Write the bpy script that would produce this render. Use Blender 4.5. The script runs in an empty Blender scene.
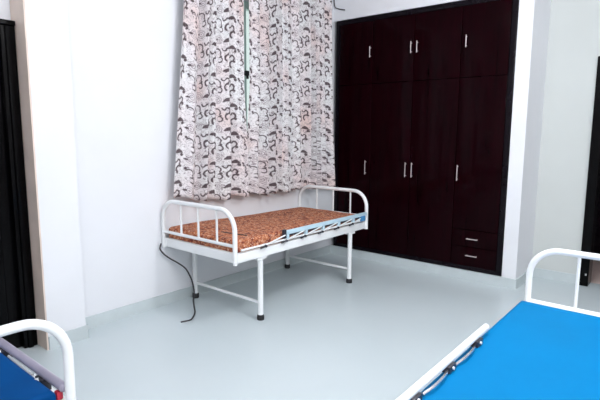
import bpy, bmesh, math, random
from mathutils import Vector, Matrix
random.seed(7)
C = bpy.context.scene.collection
SC = bpy.context.scene
PI = math.pi

# ------------------------------------------------------------------ camera
cam_d = bpy.data.cameras.new('camera')
cam = bpy.data.objects.new('camera', cam_d); C.objects.link(cam)
cam_d.sensor_width = 36.0; cam_d.lens = 488.57/600*36; cam_d.clip_start = 0.02
yaw, pitch, roll = 0.6889, 0.1395, 0.0053
F_ = Vector((-math.sin(yaw)*math.cos(pitch), math.cos(yaw)*math.cos(pitch), -math.sin(pitch)))
R0 = Vector((math.cos(yaw), math.sin(yaw), 0)); U0 = R0.cross(F_)
R_ = R0*math.cos(roll) + U0*math.sin(roll); U_ = -R0*math.sin(roll) + U0*math.cos(roll)
M = Matrix((R_, U_, -F_)).transposed().to_4x4(); M.translation = Vector((3.359, 0, 1.4395))
cam.matrix_world = M
SC.camera = cam

# ------------------------------------------------------------------ world, lights, exposure
w = bpy.data.worlds.new('world'); SC.world = w; w.use_nodes = True
bg = w.node_tree.nodes['Background']
bg.inputs[0].default_value = (0.90, 0.96, 0.97, 1); bg.inputs[1].default_value = 0.8

def area(name, loc, target, sx, sy, power, col):
    l = bpy.data.lights.new(name, 'AREA'); l.shape = 'RECTANGLE'; l.size = sx; l.size_y = sy
    l.energy = power; l.color = col
    o = bpy.data.objects.new(name, l); C.objects.link(o); o.location = loc
    o.rotation_euler = (Vector(target)-Vector(loc)).to_track_quat('-Z', 'Y').to_euler()
    return o
def bulb(name, loc, power, col, r=0.09):
    l = bpy.data.lights.new(name, 'POINT'); l.shadow_soft_size = r; l.energy = power; l.color = col
    o = bpy.data.objects.new(name, l); C.objects.link(o); o.location = loc; return o
bulb('unseen_fill_bulb', (2.5, 2.5, 2.72), 52, (0.98, 0.97, 1.0))  # unseen bulb, added low enough to brighten the upper walls
bulb('unseen_fill_bulb', (2.9, 0.0, 2.72), 47, (0.98, 0.97, 1.0))  # unseen fill bulb, set back to brighten the door jamb
area('wall_tube_lamp', (4.5, 1.7, 2.55), (0.6, 3.2, 1.7), 1.2, 0.12, 48, (0.98, 0.975, 1.0))

vs = SC.view_settings
vs.view_transform = 'Standard'; vs.look = 'None'; vs.gamma = 1.0; vs.use_curve_mapping = False
vs.exposure = 0.36

# ------------------------------------------------------------------ node helpers
class N:
    """a scalar socket with arithmetic, building math nodes"""
    def __init__(s, nt, sock): s.nt, s.s = nt, sock
    def op(s, name, *a, clamp=False):
        n = s.nt.nodes.new('ShaderNodeMath'); n.operation = name; n.use_clamp = clamp
        for i, v in enumerate((s,)+a):
            if isinstance(v, N): s.nt.links.new(v.s, n.inputs[i])
            else: n.inputs[i].default_value = v
        return N(s.nt, n.outputs[0])
    def __add__(s, o): return s.op('ADD', o)
    def __sub__(s, o): return s.op('SUBTRACT', o)
    def __mul__(s, o): return s.op('MULTIPLY', o)
    def __truediv__(s, o): return s.op('DIVIDE', o)
    def lt(s, o, soft=0.0):
        if not soft: return s.op('LESS_THAN', o)
        return ((s - o) * (-1.0/soft)).op('ADD', 0.5, clamp=True)
    def gt(s, o, soft=0.0):
        if not soft: return s.op('GREATER_THAN', o)
        return ((s - o) * (1.0/soft)).op('ADD', 0.5, clamp=True)
    def abs(s): return s.op('ABSOLUTE')
    def floor(s): return s.op('FLOOR')
    def fract(s): return s.op('FRACT')
    def max(s, o): return s.op('MAXIMUM', o)
    def min(s, o): return s.op('MINIMUM', o)
    def sin(s): return s.op('SINE')

def length(a, b): return (a*a + b*b).op('SQRT')

def new_mat(name):
    m = bpy.data.materials.new(name); m.use_nodes = True
    nt = m.node_tree; return m, nt, nt.nodes['Principled BSDF']

def coords(nt, kind='Object'):
    tc = nt.nodes.new('ShaderNodeTexCoord'); return tc.outputs[kind]

def noise(nt, vec, scale, detail=3, rough=0.5, dist=0.0):
    n = nt.nodes.new('ShaderNodeTexNoise'); n.inputs['Scale'].default_value = scale
    n.inputs['Detail'].default_value = detail; n.inputs['Roughness'].default_value = rough
    n.inputs['Distortion'].default_value = dist
    if vec is not None: nt.links.new(vec, n.inputs['Vector'])
    return n

def ramp(nt, fac, stops):
    r = nt.nodes.new('ShaderNodeValToRGB'); e = r.color_ramp.elements
    while len(e) > 1: e.remove(e[0])
    e[0].position = stops[0][0]; e[0].color = (*stops[0][1], 1)
    for p, c in stops[1:]:
        x = e.new(p); x.color = (*c, 1)
    nt.links.new(fac, r.inputs[0]); return r.outputs[0]

def mixc(nt, fac, a, b):
    n = nt.nodes.new('ShaderNodeMix'); n.data_type = 'RGBA'
    if isinstance(fac, N): nt.links.new(fac.s, n.inputs[0])
    elif isinstance(fac, (int, float)): n.inputs[0].default_value = fac
    else: nt.links.new(fac, n.inputs[0])
    for v, i in ((a, 6), (b, 7)):
        if isinstance(v, tuple): n.inputs[i].default_value = (*v, 1)
        else: nt.links.new(v, n.inputs[i])
    return n.outputs[2]

def bump(nt, bs, height, strength, dist=0.01):
    b = nt.nodes.new('ShaderNodeBump'); b.inputs['Strength'].default_value = strength
    b.inputs['Distance'].default_value = dist
    nt.links.new(height, b.inputs['Height']); nt.links.new(b.outputs[0], bs.inputs['Normal'])

def plain(name, col, rough=0.5, var=0.06, scale=14, metal=0.0, spec=0.5, bmp=0.0, coat=0.0):
    m, nt, bs = new_mat(name)
    n = noise(nt, coords(nt), scale, 3)
    d = tuple(max(0, c*(1-var)) for c in col); l = tuple(min(1, c*(1+var)) for c in col)
    nt.links.new(ramp(nt, n.outputs[0], [(0.3, d), (0.7, l)]), bs.inputs['Base Color'])
    bs.inputs['Roughness'].default_value = rough; bs.inputs['Metallic'].default_value = metal
    bs.inputs['Specular IOR Level'].default_value = spec
    if coat: bs.inputs['Coat Weight'].default_value = coat; bs.inputs['Coat Roughness'].default_value = 0.08
    if bmp: bump(nt, bs, noise(nt, coords(nt), scale*6, 4).outputs[0], bmp, 0.004)
    return m

MT = {}
MT['wall'] = plain('wall_paint', (0.80, 0.815, 0.85), 0.7, 0.015, 3, bmp=0.03)
MT['wallfar'] = plain('bounce_wall_paint', (0.84, 0.82, 0.80), 0.7, 0.02, 3)  # unseen walls; tone chosen for the light they bounce back
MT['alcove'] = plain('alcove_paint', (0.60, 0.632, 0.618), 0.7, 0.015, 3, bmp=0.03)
MT['ceiling'] = plain('ceiling_paint', (0.86, 0.88, 0.9), 0.8, 0.01, 3)
MT['tile'] = plain('skirting_tile', (0.57, 0.635, 0.65), 0.35, 0.05, 6)
MT['jamb'] = plain('jamb_plaster', (0.78, 0.65, 0.57), 0.6, 0.08, 5, bmp=0.05)
MT['pink'] = plain('passage_paint', (0.72, 0.56, 0.52), 0.7, 0.03, 4)
MT['white'] = plain('white_powder_coat', (0.84, 0.86, 0.87), 0.28, 0.015, 8)
MT['greyrail'] = plain('lilac_grey_paint', (0.30, 0.28, 0.36), 0.3, 0.04, 8)
MT['bluerail'] = plain('pale_blue_paint', (0.52, 0.70, 0.80), 0.3, 0.06, 10)
MT['blueplastic'] = plain('blue_plastic', (0.06, 0.25, 0.50), 0.4, 0.05, 10)
MT['redplastic'] = plain('red_plastic', (0.55, 0.03, 0.06), 0.4, 0.05, 10)
MT['rubber'] = plain('black_rubber', (0.008, 0.008, 0.01), 0.6, 0.1, 20)
MT['dark'] = plain('dark_steel', (0.025, 0.025, 0.035), 0.4, 0.1, 20)
MT['chrome'] = plain('chrome', (0.72, 0.70, 0.70), 0.22, 0.03, 20, metal=0.9)
MT['handle'] = plain('brushed_handle', (0.70, 0.62, 0.62), 0.35, 0.03, 20, metal=0.35)
MT['cable'] = plain('cable_rubber', (0.035, 0.03, 0.035), 0.5, 0.1, 20)
MT['mint'] = plain('mint_frame', (0.62, 0.82, 0.76), 0.4, 0.03, 10)
MT['blackwood'] = plain('black_stained_wood', (0.0012, 0.0011, 0.0015), 0.2, 0.2, 6, spec=0.10)
MT['deck'] = plain('bed_deck_steel', (0.62, 0.64, 0.64), 0.45, 0.04, 10)

def floor_mat():
    m, nt, bs = new_mat('pale_polished_floor')
    co = coords(nt)
    n = noise(nt, co, 1.3, 6, 0.6, 0.6)
    nt.links.new(ramp(nt, n.outputs[0], [(0.3, (0.565, 0.64, 0.665)), (0.7, (0.59, 0.66, 0.685))]), bs.inputs['Base Color'])
    r = noise(nt, co, 3, 3)
    nt.links.new(ramp(nt, r.outputs[0], [(0.3, (0.23,)*3), (0.7, (0.26,)*3)]), bs.inputs['Roughness'])
    return m
MT['floor'] = floor_mat()
MT['passfloor'] = plain('passage_floor', (0.66, 0.54, 0.50), 0.35, 0.05, 3)

def wood_mat():
    m, nt, bs = new_mat('dark_maroon_laminate')
    co = coords(nt)
    mp = nt.nodes.new('ShaderNodeMapping'); mp.inputs['Scale'].default_value = (9, 9, 0.7)
    nt.links.new(co, mp.inputs[0])
    n = noise(nt, mp.outputs[0], 3, 6, 0.6, 0.8)
    nt.links.new(ramp(nt, n.outputs[0], [(0.3, (0.0030, 0.0003, 0.0009)), (0.7, (0.0110, 0.0005, 0.0020))]), bs.inputs['Base Color'])
    bs.inputs['Roughness'].default_value = 0.11; bs.inputs['Specular IOR Level'].default_value = 0.055
    bump(nt, bs, noise(nt, co, 2.2, 2).outputs[0], 0.25, 0.02)
    return m
MT['wood'] = wood_mat()
MT['woodframe'] = plain('black_maroon_frame', (0.0045, 0.0025, 0.005), 0.25, 0.2, 8, spec=0.15)

def vinyl(name, col):
    m, nt, bs = new_mat(name); co = coords(nt)
    n = noise(nt, co, 3, 3)
    nt.links.new(ramp(nt, n.outputs[0], [(0.25, tuple(c*0.93 for c in col)), (0.75, tuple(min(1, c*1.05) for c in col))]), bs.inputs['Base Color'])
    bs.inputs['Roughness'].default_value = 0.6; bs.inputs['Specular IOR Level'].default_value = 0.08
    bump(nt, bs, noise(nt, co, 260, 2).outputs[0], 0.12, 0.002)
    return m
MT['blue'] = vinyl('bright_blue_vinyl', (0.0, 0.175, 0.42))
MT['shadedblue'] = vinyl('shaded_blue_vinyl', (0.0, 0.056, 0.21))  # blue vinyl again, base darkened for the shade over the left bed

def batik():
    m, nt, bs = new_mat('orange_brown_print'); co = coords(nt)
    v = nt.nodes.new('ShaderNodeTexVoronoi'); v.inputs['Scale'].default_value = 30
    n0 = noise(nt, co, 22, 3, 0.6)
    mixv = nt.nodes.new('ShaderNodeVectorMath'); mixv.operation = 'MULTIPLY_ADD'
    nt.links.new(n0.outputs['Color'], mixv.inputs[0]); mixv.inputs[1].default_value = (0.05, 0.05, 0.05); nt.links.new(co, mixv.inputs[2])
    nt.links.new(mixv.outputs[0], v.inputs['Vector'])
    col = ramp(nt, v.outputs['Distance'], [(0.12, (0.66, 0.36, 0.22)), (0.28, (0.50, 0.185, 0.085)), (0.52, (0.42, 0.125, 0.055)), (0.72, (0.17, 0.035, 0.025))])
    n1 = noise(nt, co, 62, 4, 0.65, 1.2)
    a = N(nt, n1.outputs[0])
    col = mixc(nt, a.gt(0.57, 0.06), col, (0.70, 0.44, 0.31))
    col = mixc(nt, a.lt(0.37, 0.05), col, (0.11, 0.028, 0.022))
    nt.links.new(col, bs.inputs['Base Color']); bs.inputs['Roughness'].default_value = 0.8
    bs.inputs['Specular IOR Level'].default_value = 0.2
    bump(nt, bs, n1.outputs[0], 0.15, 0.004)
    return m
MT['batik'] = batik()

def curtain_mat():
    """white cotton with plum-brown caps, scrolls and grey rosettes in a half-drop repeat (UV in metres of cloth)"""
    m, nt, bs = new_mat('scroll_print_cotton'); uv = coords(nt, 'UV')
    nz = noise(nt, uv, 16, 3)
    sp = nt.nodes.new('ShaderNodeSeparateXYZ'); nt.links.new(uv, sp.inputs[0])
    nc = nt.nodes.new('ShaderNodeSeparateColor'); nt.links.new(nz.outputs['Color'], nc.inputs[0])
    u = N(nt, sp.outputs[0]) + (N(nt, nc.outputs[0]) - 0.5)*0.022
    v = N(nt, sp.outputs[1]) + (N(nt, nc.outputs[1]) - 0.5)*0.022
    SCL = 0.95; W, H = 0.185, 0.262; u = u*(1/SCL); v = v*(1/SCL)
    def cell(du, dv):
        cu = (u + du) / W; k = cu.floor()
        a = (cu.fract() - 0.5) * W
        off = (k * 0.5).fract() * 0.5          # half drop on every second column
        b = ((v + dv) / H + off).fract()
        return a, (b - 0.5) * H
    a, b = cell(0, 0)
    def disc(a, b, x, y, r, sx=1.0, sy=1.0, soft=0.006): return length((a - x)*sx, (b - y)*sy).lt(r, soft)
    def ring(a, b, x, y, r, t, soft=0.005): return (length(a - x, b - y) - r).abs().lt(t, soft)
    # fan cap
    cap = disc(a, b, 0.0, 0.060, 0.044, 1.0, 1.05) * b.gt(0.068, 0.006)
    cap = cap.max(disc(a, b, 0.030, 0.055, 0.014))
    # S scroll
    s1 = ring(a, b, -0.004, -0.012, 0.024, 0.0075) * (a + b*0.4).gt(-0.006, 0.008)
    s2 = ring(a, b, 0.006, -0.066, 0.028, 0.008) * (a - b*0.3).lt(0.026, 0.008)
    s3 = ring(a, b, -0.030, 0.014, 0.020, 0.006) * b.lt(0.016, 0.008)
    s4 = disc(a, b, 0.022, -0.040, 0.012)
    dark = cap.max(s1).max(s2).max(s3).max(s4)
    # leaf curls on a second lattice between the columns
    a2, b2 = cell(W*0.5, H*0.30)
    l1 = ring(a2, b2, 0.0, 0.05, 0.030, 0.0055) * (a2*0.7 + b2).gt(0.045, 0.01)
    l2 = ring(a2, b2, 0.022, -0.01, 0.022, 0.0055) * (a2 - 0.01).gt(0.0, 0.01)
    l3 = disc(a2, b2, -0.028, 0.085, 0.011)
    l4 = disc(a2, b2, 0.032, 0.02, 0.010)
    l5 = disc(a2, b2, -0.026, -0.1, 0.012, 0.6, 1.4)
    dark = dark.max(l1).max(l2).max(l3).max(l4).max(l5)
    # rosettes
    a3, b3 = cell(W*0.46, H*0.68)
    rr = length(a3, b3)
    ros = (rr*420.0).sin().gt(0.1, 0.5) * rr.lt(0.036, 0.004)
    # fine filler tendrils
    n2 = noise(nt, uv, 23, 2, 0.5, 1.6)
    ten = (N(nt, n2.outputs[0]) - 0.5).abs().lt(0.030, 0.016)
    n3 = noise(nt, uv, 34, 2, 0.5, 1.0)
    ten2 = N(nt, n3.outputs[0]).gt(0.645, 0.03)
    tint = noise(nt, uv, 2.6, 2)
    base = ramp(nt, tint.outputs[0], [(0.40, (0.76, 0.76, 0.77)), (0.56, (0.76, 0.71, 0.725)), (0.74, (0.75, 0.60, 0.57))])
    col = mixc(nt, ten*0.5, base, (0.25, 0.21, 0.23))
    col = mixc(nt, ten2*0.7, col, (0.19, 0.145, 0.16))
    col = mixc(nt, ros*0.72, col, (0.27, 0.22, 0.24))
    wear = noise(nt, uv, 90, 3)
    dk = ramp(nt, wear.outputs[0], [(0.35, (0.035, 0.020, 0.026)), (0.75, (0.12, 0.08, 0.09))])
    col = mixc(nt, dark*0.93, col, dk)
    nt.links.new(col, bs.inputs['Base Color']); bs.inputs['Roughness'].default_value = 0.85
    bs.inputs['Specular IOR Level'].default_value = 0.15
    return m
MT['curtain'] = curtain_mat()

def glass_mat():
    m, nt, bs = new_mat('mint_glass')
    bs.inputs['Base Color'].default_value = (0.86, 0.96, 0.93, 1); bs.inputs['Roughness'].default_value = 0.25
    bs.inputs['Transmission Weight'].default_value = 1.0; bs.inputs['IOR'].default_value = 1.45
    n = noise(nt, coords(nt), 60, 2); bump(nt, bs, n.outputs[0], 0.1, 0.003)
    return m
MT['glass'] = glass_mat()

# ------------------------------------------------------------------ mesh helpers
def box(bm, x0, x1, y0, y1, z0, z1, bev=0.0, seg=2):
    r = bmesh.ops.create_cube(bm, size=1)
    vs_ = r['verts']
    bmesh.ops.scale(bm, vec=(x1-x0, y1-y0, z1-z0), verts=vs_)
    bmesh.ops.translate(bm, vec=((x0+x1)/2, (y0+y1)/2, (z0+z1)/2), verts=vs_)
    if bev:
        es = list({e for v in vs_ for e in v.link_edges})
        bmesh.ops.bevel(bm, geom=es, offset=bev, segments=seg, affect='EDGES', profile=0.6)

def sweep(bm, pts, r, n=14, caps=True, sq=None):
    """tube along a polyline with a parallel-transported ring; sq=(half width, half height) gives a flat bar"""
    pts = [Vector(p) for p in pts]; T = []
    for i in range(len(pts)):
        a = pts[max(i-1, 0)]; b = pts[min(i+1, len(pts)-1)]; T.append((b-a).normalized())
    ref = Vector((0, 0, 1)) if abs(T[0].z) < 0.9 else Vector((1, 0, 0))
    nx = T[0].cross(ref).normalized(); rings = []
    for i, p in enumerate(pts):
        if i:
            nx = (nx - T[i]*nx.dot(T[i])).normalized()
        ny = T[i].cross(nx)
        rr = r[i] if isinstance(r, (list, tuple)) else r
        rings.append([bm.verts.new(p + (nx*math.cos(2*PI*k/n) + ny*math.sin(2*PI*k/n))*rr) for k in range(n)])
    for A, B in zip(rings, rings[1:]):
        for k in range(n): bm.faces.new((A[k], A[(k+1) % n], B[(k+1) % n], B[k]))
    if caps:
        bm.faces.new(list(reversed(rings[0]))); bm.faces.new(rings[-1])

def smooth_path(ctrl, n=10):
    P = [Vector(p) for p in ctrl]; P = [2*P[0]-P[1]] + P + [2*P[-1]-P[-2]]; out = []
    for i in range(1, len(P)-2):
        for k in range(n):
            t = k/n; a, b, c, d = P[i-1:i+3]
            out.append(0.5*((2*b) + (c-a)*t + (2*a-5*b+4*c-d)*t*t + (3*b-a-3*c+d)*t**3))
    out.append(P[-2]); return out

def obj(name, bm, mat, parent=None, smooth=True):
    bmesh.ops.recalc_face_normals(bm, faces=bm.faces)
    me = bpy.data.meshes.new(name); bm.to_mesh(me); bm.free()
    for p in me.polygons: p.use_smooth = smooth
    if smooth:
        try: me.set_sharp_from_angle(angle=math.radians(38))
        except Exception: pass
    me.materials.append(MT[mat])
    o = bpy.data.objects.new(name, me); C.objects.link(o)
    if parent: o.parent = parent
    return o

def tag(o, label, cat, group=None):
    o['label'] = label; o['category'] = cat
    if group: o['group'] = group
    return o

def thing(name, label, cat, loc=(0, 0, 0), rz=0, group=None):
    o = bpy.data.objects.new(name, None); C.objects.link(o); o.empty_display_size = 0.1
    o.location = loc; o.rotation_euler = (0, 0, rz)
    return tag(o, label, cat, group)

def struct(name, bm, mat, parent=None):
    o = obj(name, bm, mat, parent, smooth=False)
    if not parent: o['kind'] = 'structure'
    return o

def boxes(*bs):
    bm = bmesh.new()
    for b in bs: box(bm, *b)
    return bm

# ------------------------------------------------------------------ the room
YB = 4.655            # wardrobe front / pier front
YR = 5.20             # alcove back wall
ZC = 3.08
XR, YF = 4.60, -1.60
BB = 0.0926           # skirting height
struct('floor', boxes((-0.3, XR+0.15, YF-0.15, YR+0.14, -0.1, 0)), 'floor')
struct('ceiling', boxes((-0.3, XR+0.15, YF-0.15, YR+0.14, ZC, ZC+0.1)), 'ceiling')
WY0, WY1, WZ0, WZ1 = 2.62, 4.20, 1.02, 2.62
struct('wall_left', boxes(
    (-0.25, -0.06, YF-0.15, 1.31, 0, ZC), (-0.25, 0.14, 1.31, 1.565, 0, ZC),
    (-0.25, 0, 1.565, WY0, 0, ZC), (-0.25, 0, WY1, YR+0.14, 0, ZC),
    (-0.25, 0, WY0, WY1, 0, WZ0), (-0.25, 0, WY0, WY1, WZ1, ZC)), 'wall')
PX = 2.118
DX0, DX1, DZ = 2.545, 3.50, 2.12
struct('wall_back', boxes(
    (0.0, PX, YB, YR+0.14, 2.665, ZC), (1.992, PX, YB, YR+0.14, 0, 2.665)), 'wall')
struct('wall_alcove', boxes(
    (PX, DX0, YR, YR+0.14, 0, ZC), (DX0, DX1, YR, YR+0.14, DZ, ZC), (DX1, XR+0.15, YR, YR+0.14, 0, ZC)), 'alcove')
struct('wall_right', boxes((XR, XR+0.15, YF-0.15, YR, 0, ZC)), 'wallfar')
struct('wall_front', boxes((-0.06, XR, YF-0.15, YF, 0, ZC)), 'wallfar')
struct('baseboard_left', boxes(
    (0.0, 0.011, 1.577, YB, 0, BB), (0.14, 0.151, 1.312, 1.577, 0, BB), (0.0, 0.14, 1.565, 1.576, 0, BB)), 'tile')
struct('baseboard_back', boxes(
    (0.011, PX+0.011, YB-0.011, YB+0.02, 0, BB), (PX, PX+0.011, YB+0.02, YR-0.011, 0, BB), (PX, DX0-0.002, YR-0.011, YR, 0, BB)), 'tile')
struct('trim_1', boxes((-0.058, 0.139, 1.300, 1.3095, 0, ZC-0.01)), 'jamb')

# the passage beyond the right-hand doorway
struct('floor_passage', boxes((2.0, 4.0, YR+0.14, 7.0, -0.1, 0)), 'passfloor')
struct('wall_passage', boxes((2.0, 4.0, 6.45, 6.6, 0, ZC), (2.0, 2.15, YR+0.14, 6.45, 0, ZC), (3.85, 4.0, YR+0.14, 6.45, 0, ZC)), 'pink')
struct('ceiling_passage', boxes((2.0, 4.0, YR+0.14, 6.6, ZC, ZC+0.1)), 'ceiling')
bm = bmesh.new()
box(bm, 2.30, 2.625, 6.40, 6.447, 0.0, 2.1, 0.004); box(bm, 2.66, 3.4, 6.40, 6.447, 0.0, 2.1, 0.004)
struct('trim_2', bm, 'woodframe')

# door_1: dark glossy door in the left recess
def door_frame(bm, y0, y1, z1, w_, x0, x1):
    for (a, b) in ((y0, y0+w_), (y1-w_, y1)):
        box(bm, x0, x1, a, b, 0, z1, 0.006)
        m_ = (a+b)/2; box(bm, x1-0.004, x1+0.014, m_-0.018, m_+0.014, 0, z1-0.03, 0.006)
    box(bm, x0, x1, y0+w_, y1-w_, z1-w_, z1, 0.006)
    box(bm, x1-0.004, x1+0.016, y0, y1, z1-0.028, z1+0.004, 0.007)
bm = bmesh.new(); door_frame(bm, 0.32, 1.298, 2.10, 0.085, -0.06, 0.0)
d1 = struct('door_1', bm, 'blackwood')
bm = bmesh.new(); box(bm, -0.058, -0.03, 0.406, 1.212, 0.008, 2.012, 0.004)
for (z0, z1) in ((0.15, 0.9), (1.05, 1.88)):
    for (ya, yb) in ((0.48, 0.78), (0.84, 1.14)): box(bm, -0.032, -0.02, ya, yb, z0, z1, 0.009)
obj('door_leaf', bm, 'blackwood', d1)
bm = bmesh.new(); sweep(bm, [(-0.03, 0.46, 1.0), (0.01, 0.46, 1.0), (0.02, 0.47, 1.0), (0.02, 0.56, 1.0)], 0.009, 10)
obj('door_handle', bm, 'chrome', d1)

# door_2: dark frame of the doorway in the alcove
bm = bmesh.new()
box(bm, DX0, DX0+0.08, YR-0.03, YR+0.16, 0, DZ, 0.006); box(bm, DX1-0.095, DX1, YR-0.03, YR+0.16, 0, DZ, 0.006)
box(bm, DX0+0.08, DX1-0.095, YR-0.03, YR+0.16, DZ-0.095, DZ, 0.006)
d2 = struct('door_2', bm, 'blackwood')
bm = bmesh.new(); box(bm, DX0+0.05, DX0+0.066, YR-0.036, YR-0.028, 0.105, 0.125, 0.002)
obj('strike_plate', bm, 'chrome', d2)

# window_1 behind the curtains
bm = bmesh.new(); fx0, fx1 = -0.085, -0.02
box(bm, fx0, fx1, WY0, WY0+0.06, WZ0, WZ1, 0.004); box(bm, fx0, fx1, WY1-0.06, WY1, WZ0, WZ1, 0.004)
box(bm, fx0, fx1, WY0+0.06, WY1-0.06, WZ0, WZ0+0.06, 0.004); box(bm, fx0, fx1, WY0+0.06, WY1-0.06, WZ1-0.06, WZ1, 0.004)
box(bm, fx0, fx1+0.012, 3.18, 3.295, WZ0+0.06, WZ1-0.06, 0.004)
w1 = struct('window_1', bm, 'mint')
obj('window_pane', boxes((-0.058, -0.050, WY0+0.06, 3.18, WZ0+0.06, WZ1-0.06)), 'glass', w1, smooth=False)
obj('window_pane', boxes((-0.058, -0.050, 3.295, WY1-0.06, WZ0+0.06, WZ1-0.06)), 'glass', w1, smooth=False)
bm = bmesh.new(); box(bm, -0.01, 0.024, 3.262, 3.302, 1.95, 1.995, 0.005); box(bm, 0.010, 0.022, 3.270, 3.294, 1.92, 1.96, 0.004)
obj('window_latch', bm, 'rubber', w1)

# ------------------------------------------------------------------ wardrobe
wd = thing('wardrobe', 'tall glossy dark maroon built-in wardrobe with loft doors and two drawers', 'wardrobe', (0, YB, BB))
WX0, WX1, WT = 0.045, 1.988, 2.66
bm = bmesh.new()
y0 = 0.0
box(bm, WX0, WX1, 0.03, 0.52, 0.003, WT-BB)                                    # body behind the doors
box(bm, WX0, WX0+0.05, -0.004, 0.03, 0.003, WT-BB, 0.004); box(bm, WX1-0.05, WX1, -0.004, 0.03, 0.003, WT-BB, 0.004)
box(bm, WX0+0.05, WX1-0.05, -0.004, 0.03, WT-BB-0.05, WT-BB, 0.004)
box(bm, WX0+0.05, WX1-0.05, -0.002, 0.03, 0.003, 0.045, 0.003)
obj('carcass', bm, 'woodframe', wd)
dx = [WX0+0.053, 0.528, 1.008, 1.493, WX1-0.053]
ZL = 1.953 - BB
def pull(parent, x, z0, z1, horiz=False):
    bm = bmesh.new()
    if horiz:
        sweep(bm, [(x-0.055, -0.026, z0), (x+0.055, -0.026, z0)], 0.0048, 10)
        for s in (-0.045, 0.045): sweep(bm, [(x+s, -0.002, z0), (x+s, -0.026, z0)], 0.004, 8)
    else:
        sweep(bm, [(x, -0.026, z0), (x, -0.026, z1)], 0.0042, 10)
        for z in (z0+0.015, z1-0.015): sweep(bm, [(x, -0.002, z), (x, -0.026, z)], 0.004, 8)
    obj('handle', bm, 'handle', parent)
hx_low = [0.473, 0.963, 1.035, 1.521]; hx_up = [0.500, 0.980, 1.046, 1.545]
for i in range(4):
    a, b = dx[i]+0.0025, dx[i+1]-0.0025
    zlo = 0.047 if i < 3 else 0.50-BB
    bm = bmesh.new(); box(bm, a, b, -0.003, 0.026, zlo, ZL-0.003, 0.003)
    d = obj('door', bm, 'wood', wd); pull(d, hx_low[i], 0.972-BB, 1.125-BB)
    bm = bmesh.new(); box(bm, a, b, -0.003, 0.026, ZL+0.003, WT-BB-0.053, 0.003)
    d = obj('loft_door', bm, 'wood', wd); pull(d, hx_up[i], 2.228-BB, 2.342-BB)
for (z0, z1, zh) in ((0.047, 0.234, 0.245-BB), (0.239, 0.50-BB-0.005, 0.412-BB)):
    bm = bmesh.new(); box(bm, dx[3]+0.0025, dx[4]-0.0025, -0.003, 0.026, z0, z1, 0.003)
    d = obj('drawer', bm, 'wood', wd); pull(d, 1.70, zh, zh, True)

# ------------------------------------------------------------------ curtains
def curtain(name, label, yl, yr, zb, ztop, folds, seed, edge, x0=0.105):
    """yl, yr: functions of z giving the two side edges; folds: phase offsets"""
    rnd = random.Random(seed); nu, nv = 150, 60
    ph = [rnd.uniform(0, 2*PI) for _ in range(6)]
    bm = bmesh.new(); uvl = bm.loops.layers.uv.new('UVMap'); grid = []
    def pt(s, t):
        zb_ = zb(s); z = zb_ + (ztop - zb_)*t
        k = 2*PI*folds
        warp = s + 0.035*math.sin(2*PI*s*1.7+ph[0]) + 0.012*math.sin(3*t+ph[3])
        amp = 0.056*(0.65+0.35*math.sin(2*PI*s*2.3+ph[1]))*(0.8+0.25*(1-t))
        x = x0 + amp*math.sin(k*warp+ph[2]) + 0.010*math.sin(2.1*k*warp+ph[4]+1.2*t) + 0.018*(1-t)**2*math.sin(2*PI*s*1.3+ph[5])
        y = yl(z) + (yr(z)-yl(z))*(s + 0.010*math.sin(k*warp*1.0+ph[2]+1.3))
        g = math.exp(-((y-4.05)/0.07)**4) * cl((1.10-z)/0.16)      # hem pressed to the wall behind the bed's end tube
        x = lerp(x, 0.030 + 0.25*(x-x0)*0.4, g)
        if edge[0]: x = lerp(x, edge[0], cl(1-s/0.07))
        if edge[1]: x = lerp(x, edge[1], cl((s-0.93)/0.07))
        return Vector((x, y, z))
    for j in range(nv+1):
        t = j/nv; row = []; arc = 0; prev = None
        for i in range(nu+1):
            p = pt(i/nu, t)
            row.append((bm.verts.new(p), p)); prev = p
        grid.append(row)
    # cloth coordinate: arc length measured along the middle row, the same at all heights
    mid = grid[nv//2]; arc = [0.0]
    for i in range(nu): arc.append(arc[-1] + (mid[i+1][1]-mid[i][1]).length)
    for j in range(nv):
        for i in range(nu):
            f = bm.faces.new((grid[j][i][0], grid[j][i+1][0], grid[j+1][i+1][0], grid[j+1][i][0]))
            for l, (ii, jj) in zip(f.loops, ((i, j), (i+1, j), (i+1, j+1), (i, j+1))):
                l[uvl].uv = (arc[ii]+seed*0.37, jj/nv*(ztop-zb(ii/nu))+0.11*seed)
    o = obj(name, bm, 'curtain')
    so = o.modifiers.new('cloth', 'SOLIDIFY'); so.thickness = 0.002
    return tag(o, label, 'curtain', 'printed curtains over the window')
def lerp(a, b, t): return a+(b-a)*t
def cl(t): return max(0, min(1, t))
def y_gap(z): return 3.185 + 0.0*z
curtain('curtain', 'left-hand white curtain with plum scroll print, flaring out over the bare wall',
        lambda z: lerp(2.36, 2.515, cl((z-0.9)/1.55)), lambda z: 3.165 - 0.042*cl((z-1.22)/0.6),
        lambda s: lerp(0.905, 0.845, cl(s*2.2)) + 0.012*math.sin(s*17), 2.93, 5.6, 3, (0, 0.135))
curtain('curtain', 'right-hand scroll-printed white curtain next to the dark wardrobe',
        lambda z: 3.185 + 0.055*cl((z-1.22)/0.6), lambda z: lerp(4.52, 4.44, cl((z-0.8)/2.0)),
        lambda s: 0.842 - 0.025*s + 0.012*math.sin(s*23+1), 2.93, 10.2, 5, (0.095, 0))
rod = thing('curtain_rod', 'curtain rod above the window carrying both printed curtains', 'curtain rod', (0.105, 3.45, 2.945))
bm = bmesh.new(); sweep(bm, [(0, -1.05, 0), (0, 1.08, 0)], 0.013, 14); obj('rod', bm, 'chrome', rod)
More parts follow.
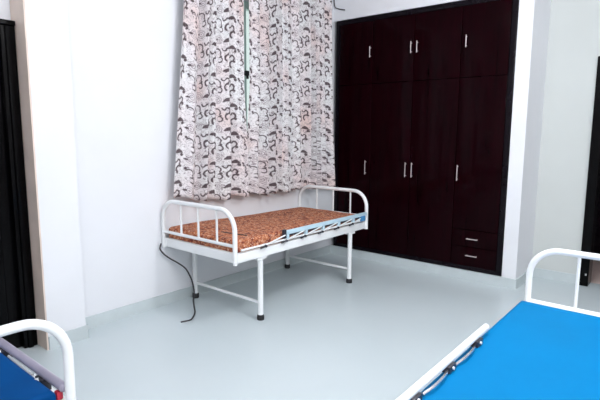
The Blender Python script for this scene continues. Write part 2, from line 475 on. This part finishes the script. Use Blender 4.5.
for s in (-0.98, 1.02):
    bm = bmesh.new(); sweep(bm, [(-0.103, s, 0), (0, s, 0)], 0.008, 10); box(bm, -0.105, -0.099, s-0.025, s+0.025, -0.04, 0.04, 0.003)
    obj('bracket', bm, 'chrome', rod)
bm = bmesh.new()
sweep(bm, smooth_path([(0.010, YB-0.008, 2.93), (0.012, YB-0.008, 2.865), (0.035, YB-0.02, 2.812), (0.08, YB-0.012, 2.788), (0.155, YB-0.005, 2.768)], 8), 0.0055, 8)
tag(obj('wire', bm, 'cable'), 'short dark wire on the wall above the wardrobe corner', 'wire')

# ------------------------------------------------------------------ beds
BW, BL = 0.845, 1.74
def arch(ly, top, zlow, r=0.0172, rc=0.15):
    P = [(0, ly, zlow), (0, ly, top-rc)]
    P = [(0, ly, lerp(zlow, top-rc, k/4)) for k in range(5)]
    P += [(rc-rc*math.cos(PI/2*k/10), ly, top-rc+rc*math.sin(PI/2*k/10)) for k in range(1, 11)]
    P += [(lerp(rc, BW-rc, k/4), ly, top) for k in range(1, 4)]
    P += [(BW-rc+rc*math.sin(PI/2*k/10), ly, top-rc+rc*math.cos(PI/2*k/10)) for k in range(0, 11)]
    P += [(BW, ly, lerp(top-rc, zlow, k/4)) for k in range(1, 5)]
    bm = bmesh.new(); sweep(bm, P, r, 16); return bm

def make_bed(label, loc, rz, htop, ftop, hlow, flow, zf, BL=BL):
    zb = zf - 0.072; legs_y = (0.285, BL-0.235)
    b = thing('hospital_bed', label, 'bed', loc, rz, 'white steel ward beds')
    bm = bmesh.new()
    for x in (0.012, BW-0.012):
        box(bm, x-0.014, x+0.014, 0.0, BL, zb, zf-0.003, 0.004)
    for y in (0.02, BL-0.02):
        box(bm, 0.012, BW-0.012, y-0.014, y+0.014, zb, zf, 0.004)
    obj('frame', bm, 'white', b)
    bm = bmesh.new(); box(bm, 0.026, BW-0.026, 0.034, BL-0.034, zf-0.020, zf-0.008, 0.002)
    for k in range(5): box(bm, 0.026, BW-0.026, 0.28+k*(BL-0.58)/4, 0.31+k*(BL-0.58)/4, zf-0.052, zf-0.020, 0.003)
    obj('bed_deck', bm, 'deck', b)
    for nm, ly, top, low in (('headboard', 0.0, htop, hlow), ('footboard', BL, ftop, flow)):
        h = obj(nm, arch(ly, top, zb-0.008), 'white', b)
        bm = bmesh.new(); sweep(bm, [(0, ly, low), (BW, ly, low)], 0.0125, 12); obj('lower_rail', bm, 'white', h)
        for x in (0.235, 0.445, 0.655):
            bm = bmesh.new(); sweep(bm, [(x, ly, low), (x, ly, top)], 0.0085, 10); obj('bar', bm, 'white', h)
    for lx in (0.03, BW-0.03):
        for ly in legs_y:
            bm = bmesh.new(); sweep(bm, [(lx, ly, 0.03), (lx, ly, zb+0.02)], 0.0215, 16)
            box(bm, lx-0.024, lx+0.024, ly-0.05, ly+0.05, zb-0.024, zb+0.002, 0.004)
            l = obj('leg', bm, 'white', b)
            bm = bmesh.new(); sweep(bm, [(lx, ly, 0.0), (lx, ly, 0.012), (lx, ly, 0.034), (lx, ly, 0.042)], [0.027, 0.0285, 0.0275, 0.0225], 16)
            obj('rubber_foot', bm, 'rubber', l)
    for ly in legs_y:
        bm = bmesh.new(); sweep(bm, [(0.03, ly, 0.135), (BW-0.03, ly, 0.135)], 0.0125, 12); obj('crossbar', bm, 'white', b)
    return b

# the bed under the window, its side rail folded down on the room side
bed = make_bed('white steel bed with brown patterned mattress under the curtains', (0.02, 2.31, 0), 0, 0.885, 0.862, 0.630, 0.62, 0.575)
sx = BW + 0.012
bm = bmesh.new(); sweep(bm, [(sx, 0.05, 0.596), (sx, 1.69, 0.596)], 0.008, 10)
for k in range(6): box(bm, sx-0.014, sx+0.006, 0.29+k*0.235-0.012, 0.29+k*0.235+0.012, 0.560, 0.602, 0.003)
sr = obj('side_rail', bm, 'white', bed)
bm = bmesh.new(); box(bm, sx-0.012, sx+0.012, 0.53, 1.715, 0.634, 0.668, 0.007); obj('top_bar', bm, 'bluerail', sr)
for k in range(6):
    y0 = 0.29+k*0.235
    bm = bmesh.new(); sweep(bm, [(sx+0.008, y0, 0.592), (sx+0.008, y0+0.225, 0.634)], 0.006, 8); obj('strut', bm, 'white', sr)
    bm = bmesh.new(); sweep(bm, [(sx-0.002, y0, 0.588), (sx+0.020, y0, 0.588)], 0.0105, 12); sweep(bm, [(sx+0.006, y0-0.05, 0.578), (sx+0.014, y0, 0.588)], 0.007, 8)
    obj('pivot_pin', bm, 'dark', sr)
    if k:
        bm = bmesh.new(); box(bm, sx-0.016, sx+0.012, y0+0.010, y0+0.036, 0.590, 0.652, 0.004); obj('bracket', bm, 'bluerail', sr)
bm = bmesh.new(); sweep(bm, [(sx-0.013, 0.56, 0.622), (sx-0.013, 1.70, 0.622)], 0.0085, 8); obj('shade_gap_bar', bm, 'dark', sr)  # dark strip drawn for the shadow gap under the top bar
bm = bmesh.new(); box(bm, sx-0.02, sx+0.02, 1.60, 1.68, 0.588, 0.640, 0.01); obj('end_fitting', bm, 'blueplastic', sr)
bm = bmesh.new(); box(bm, sx-0.016, sx+0.010, 0.50, 0.53, 0.605, 0.678, 0.006); obj('end_cap', bm, 'dark', sr)

# right foreground bed: single round rail on its left
bed = make_bed('white steel bed with bright blue mattress in the right foreground', (2.675, 0.55, 0), 0, 0.815, 0.815, 0.515, 0.515, 0.512, 2.28)
def round_rail(bed, y0, y1, z, r, mat, ks, x=0.015, zb=0.53, pin=0.020):
    bm = bmesh.new()
    sweep(bm, [(x, y0, z), (x, y0+0.006, z), (x, y1-0.006, z), (x, y1, z)], [r*0.6, r, r, r*0.6], 16)
    rr = obj('side_rail', bm, mat, bed)
    for y in ks:
        bm = bmesh.new(); box(bm, x-0.008, x+0.026, y-0.03, y+0.03, zb, z-0.006, 0.004); obj('bracket', bm, 'dark', rr)
        bm = bmesh.new(); sweep(bm, [(x+0.020, y-0.004, z-0.016), (x+0.020+pin, y-0.004, z-0.016)], 0.010*pin/0.02, 12); obj('pivot_pin', bm, 'white', rr)
    return rr
rr = round_rail(bed, 0.12, 1.525, 0.608, 0.0145, 'white', (0.40, 0.82, 1.10, 1.38), 0.026, 0.576, 0.012)
for y in (0.87, 1.14):
    bm = bmesh.new(); sweep(bm, smooth_path([(0.042, y, 0.584), (0.054, y+0.06, 0.592), (0.054, y+0.13, 0.592), (0.042, y+0.20, 0.584)], 6), 0.0055, 8); obj('strut', bm, 'chrome', rr)

# left foreground bed, its end tube towards the room
bed = make_bed('white steel bed with shade-darkened blue mattress cut off at the lower left', (-0.035, 0.735, 0), -PI/2, 0.812, 0.812, 0.48, 0.48, 0.49)
rr = round_rail(bed, 0.08, 1.735, 0.541, 0.0165, 'greyrail', (0.35, 0.75, 1.22, 1.58), 0.016, 0.488)
bm = bmesh.new(); sweep(bm, [(0.030, 1.27, 0.520), (0.030, 1.50, 0.516)], 0.006, 8); obj('strut', bm, 'white', rr)
bm = bmesh.new(); box(bm, 0.014, 0.036, 1.690, 1.716, 0.492, 0.524, 0.006); obj('end_cap', bm, 'redplastic', rr)

# ------------------------------------------------------------------ mattresses (each lies on its bed)
def mattress(name, label, mat, loc, rz, x0, x1, y0, y1, z0, z1, seed, wav=0.006, zend=None, group=None):
    rnd = random.Random(seed); bm = bmesh.new(); nx, ny = 26, 44
    ph = [rnd.uniform(0, 6.28) for _ in range(6)]
    rad = min(0.028, (z1-z0)*0.45)
    def top(x, y):
        s = (x-x0)/(x1-x0); t = (y-y0)/(y1-y0)
        zt = lerp(z1, zend if zend is not None else z1, t)
        return zt + wav*(math.sin(5*s+7*t+ph[0])*0.5 + math.sin(11*t+ph[1]-3*s)*0.4 + math.sin(17*s+5*t+ph[2])*0.2)
    # rounded slab: rings from bottom edge up over the side then the top grid
    def pos(s, t, inset, z):
        return None
    box(bm, 0, 1, 0, 1, 0, 1); bm.clear()
    rings = []
    n = 2*(nx+ny)
    def perim(k, d):
        X0, X1, Y0, Y1 = x0+d, x1-d, y0+d, y1-d
        if k < nx: return (lerp(X0, X1, k/nx), Y0)
        k -= nx
        if k < ny: return (X1, lerp(Y0, Y1, k/ny))
        k -= ny
        if k < nx: return (lerp(X1, X0, k/nx), Y1)
        k -= nx
        return (X0, lerp(Y1, Y0, k/ny))
    prof = [(0.008, 'b', 0.0), (0.0, 'b', 0.010)]
    for q in range(0, 6):
        a = PI/2*q/5; prof.append((rad*(1-math.cos(a)), 't', -rad*(1-math.sin(a))))
    for d, ref, dz in prof:
        ring = []
        for k in range(n):
            x, y = perim(k, d); bul = 0.004*math.sin(k*0.37+ph[3]) if ref == 't' else 0
            zz = z0+dz if ref == 'b' else top(x, y)+dz
            ring.append(bm.verts.new((x, y, zz)))
        rings.append(ring)
    for A, B in zip(rings, rings[1:]):
        for k in range(n): bm.faces.new((A[k], A[(k+1) % n], B[(k+1) % n], B[k]))
    bm.faces.new(list(reversed(rings[0])))
    # top grid sharing the last ring
    g = {}
    for i in range(nx+1):
        for j in range(ny+1):
            if j == 0: v = rings[-1][i]
            elif i == nx: v = rings[-1][nx+j]
            elif j == ny: v = rings[-1][nx+ny+(nx-i)]
            elif i == 0: v = rings[-1][(2*nx+ny+(ny-j)) % n]
            else:
                X0, X1, Y0, Y1 = x0+rad, x1-rad, y0+rad, y1-rad
                x, y = lerp(X0, X1, i/nx), lerp(Y0, Y1, j/ny); v = bm.verts.new((x, y, top(x, y)))
            g[i, j] = v
    for i in range(nx):
        for j in range(ny): bm.faces.new((g[i, j], g[i+1, j], g[i+1, j+1], g[i, j+1]))
    o = obj(name, bm, mat); o.location = loc; o.rotation_euler = (0, 0, rz)
    return tag(o, label, 'mattress', group), top
m1, top1 = mattress('mattress', 'thin orange-brown patterned mattress on the bed by the curtains', 'batik', (0.02, 2.31, 0), 0, 0.030, 0.815, 0.028, 1.705, 0.5675, 0.668, 2, 0.006, 0.640)
bm = bmesh.new()
sweep(bm, [(x, 0.20+0.02*math.sin(x*9)+0.05*(x-0.5), top1(x, 0.20)+0.002) for x in (0.50, 0.56, 0.62, 0.68, 0.74)], 0.0045, 8)
obj('seam', bm, 'cable', m1)
mattress('mattress', 'bright blue vinyl mattress on the right foreground bed', 'blue', (2.675, 0.55, 0), 0, 0.008, 0.815, 0.03, 2.095, 0.5125, 0.575, 4, 0.002)
mattress('mattress', 'shade-darkened blue vinyl mattress on the bed at lower left', 'shadedblue', (-0.035, 0.735, 0), -PI/2, 0.040, 0.815, 0.03, 1.715, 0.4905, 0.536, 6, 0.002)

# ------------------------------------------------------------------ the cable hanging from the bed corner
bm = bmesh.new()
sweep(bm, smooth_path([(0.032, 2.272, 0.535), (0.03, 2.264, 0.49), (0.04, 2.291, 0.445), (0.05, 2.341, 0.399), (0.06, 2.411, 0.348), (0.07, 2.473, 0.294),
    (0.08, 2.505, 0.236), (0.09, 2.527, 0.171), (0.097, 2.540, 0.09), (0.10, 2.535, 0.03), (0.112, 2.52, 0.007), (0.223, 2.438, 0.006), (0.337, 2.357, 0.006),
    (0.41, 2.28, 0.006), (0.441, 2.227, 0.006), (0.421, 2.158, 0.006)], 8), 0.0062, 10)
tag(obj('cable', bm, 'cable'), 'black cable hanging from the bed corner and trailing onto the floor', 'cable')
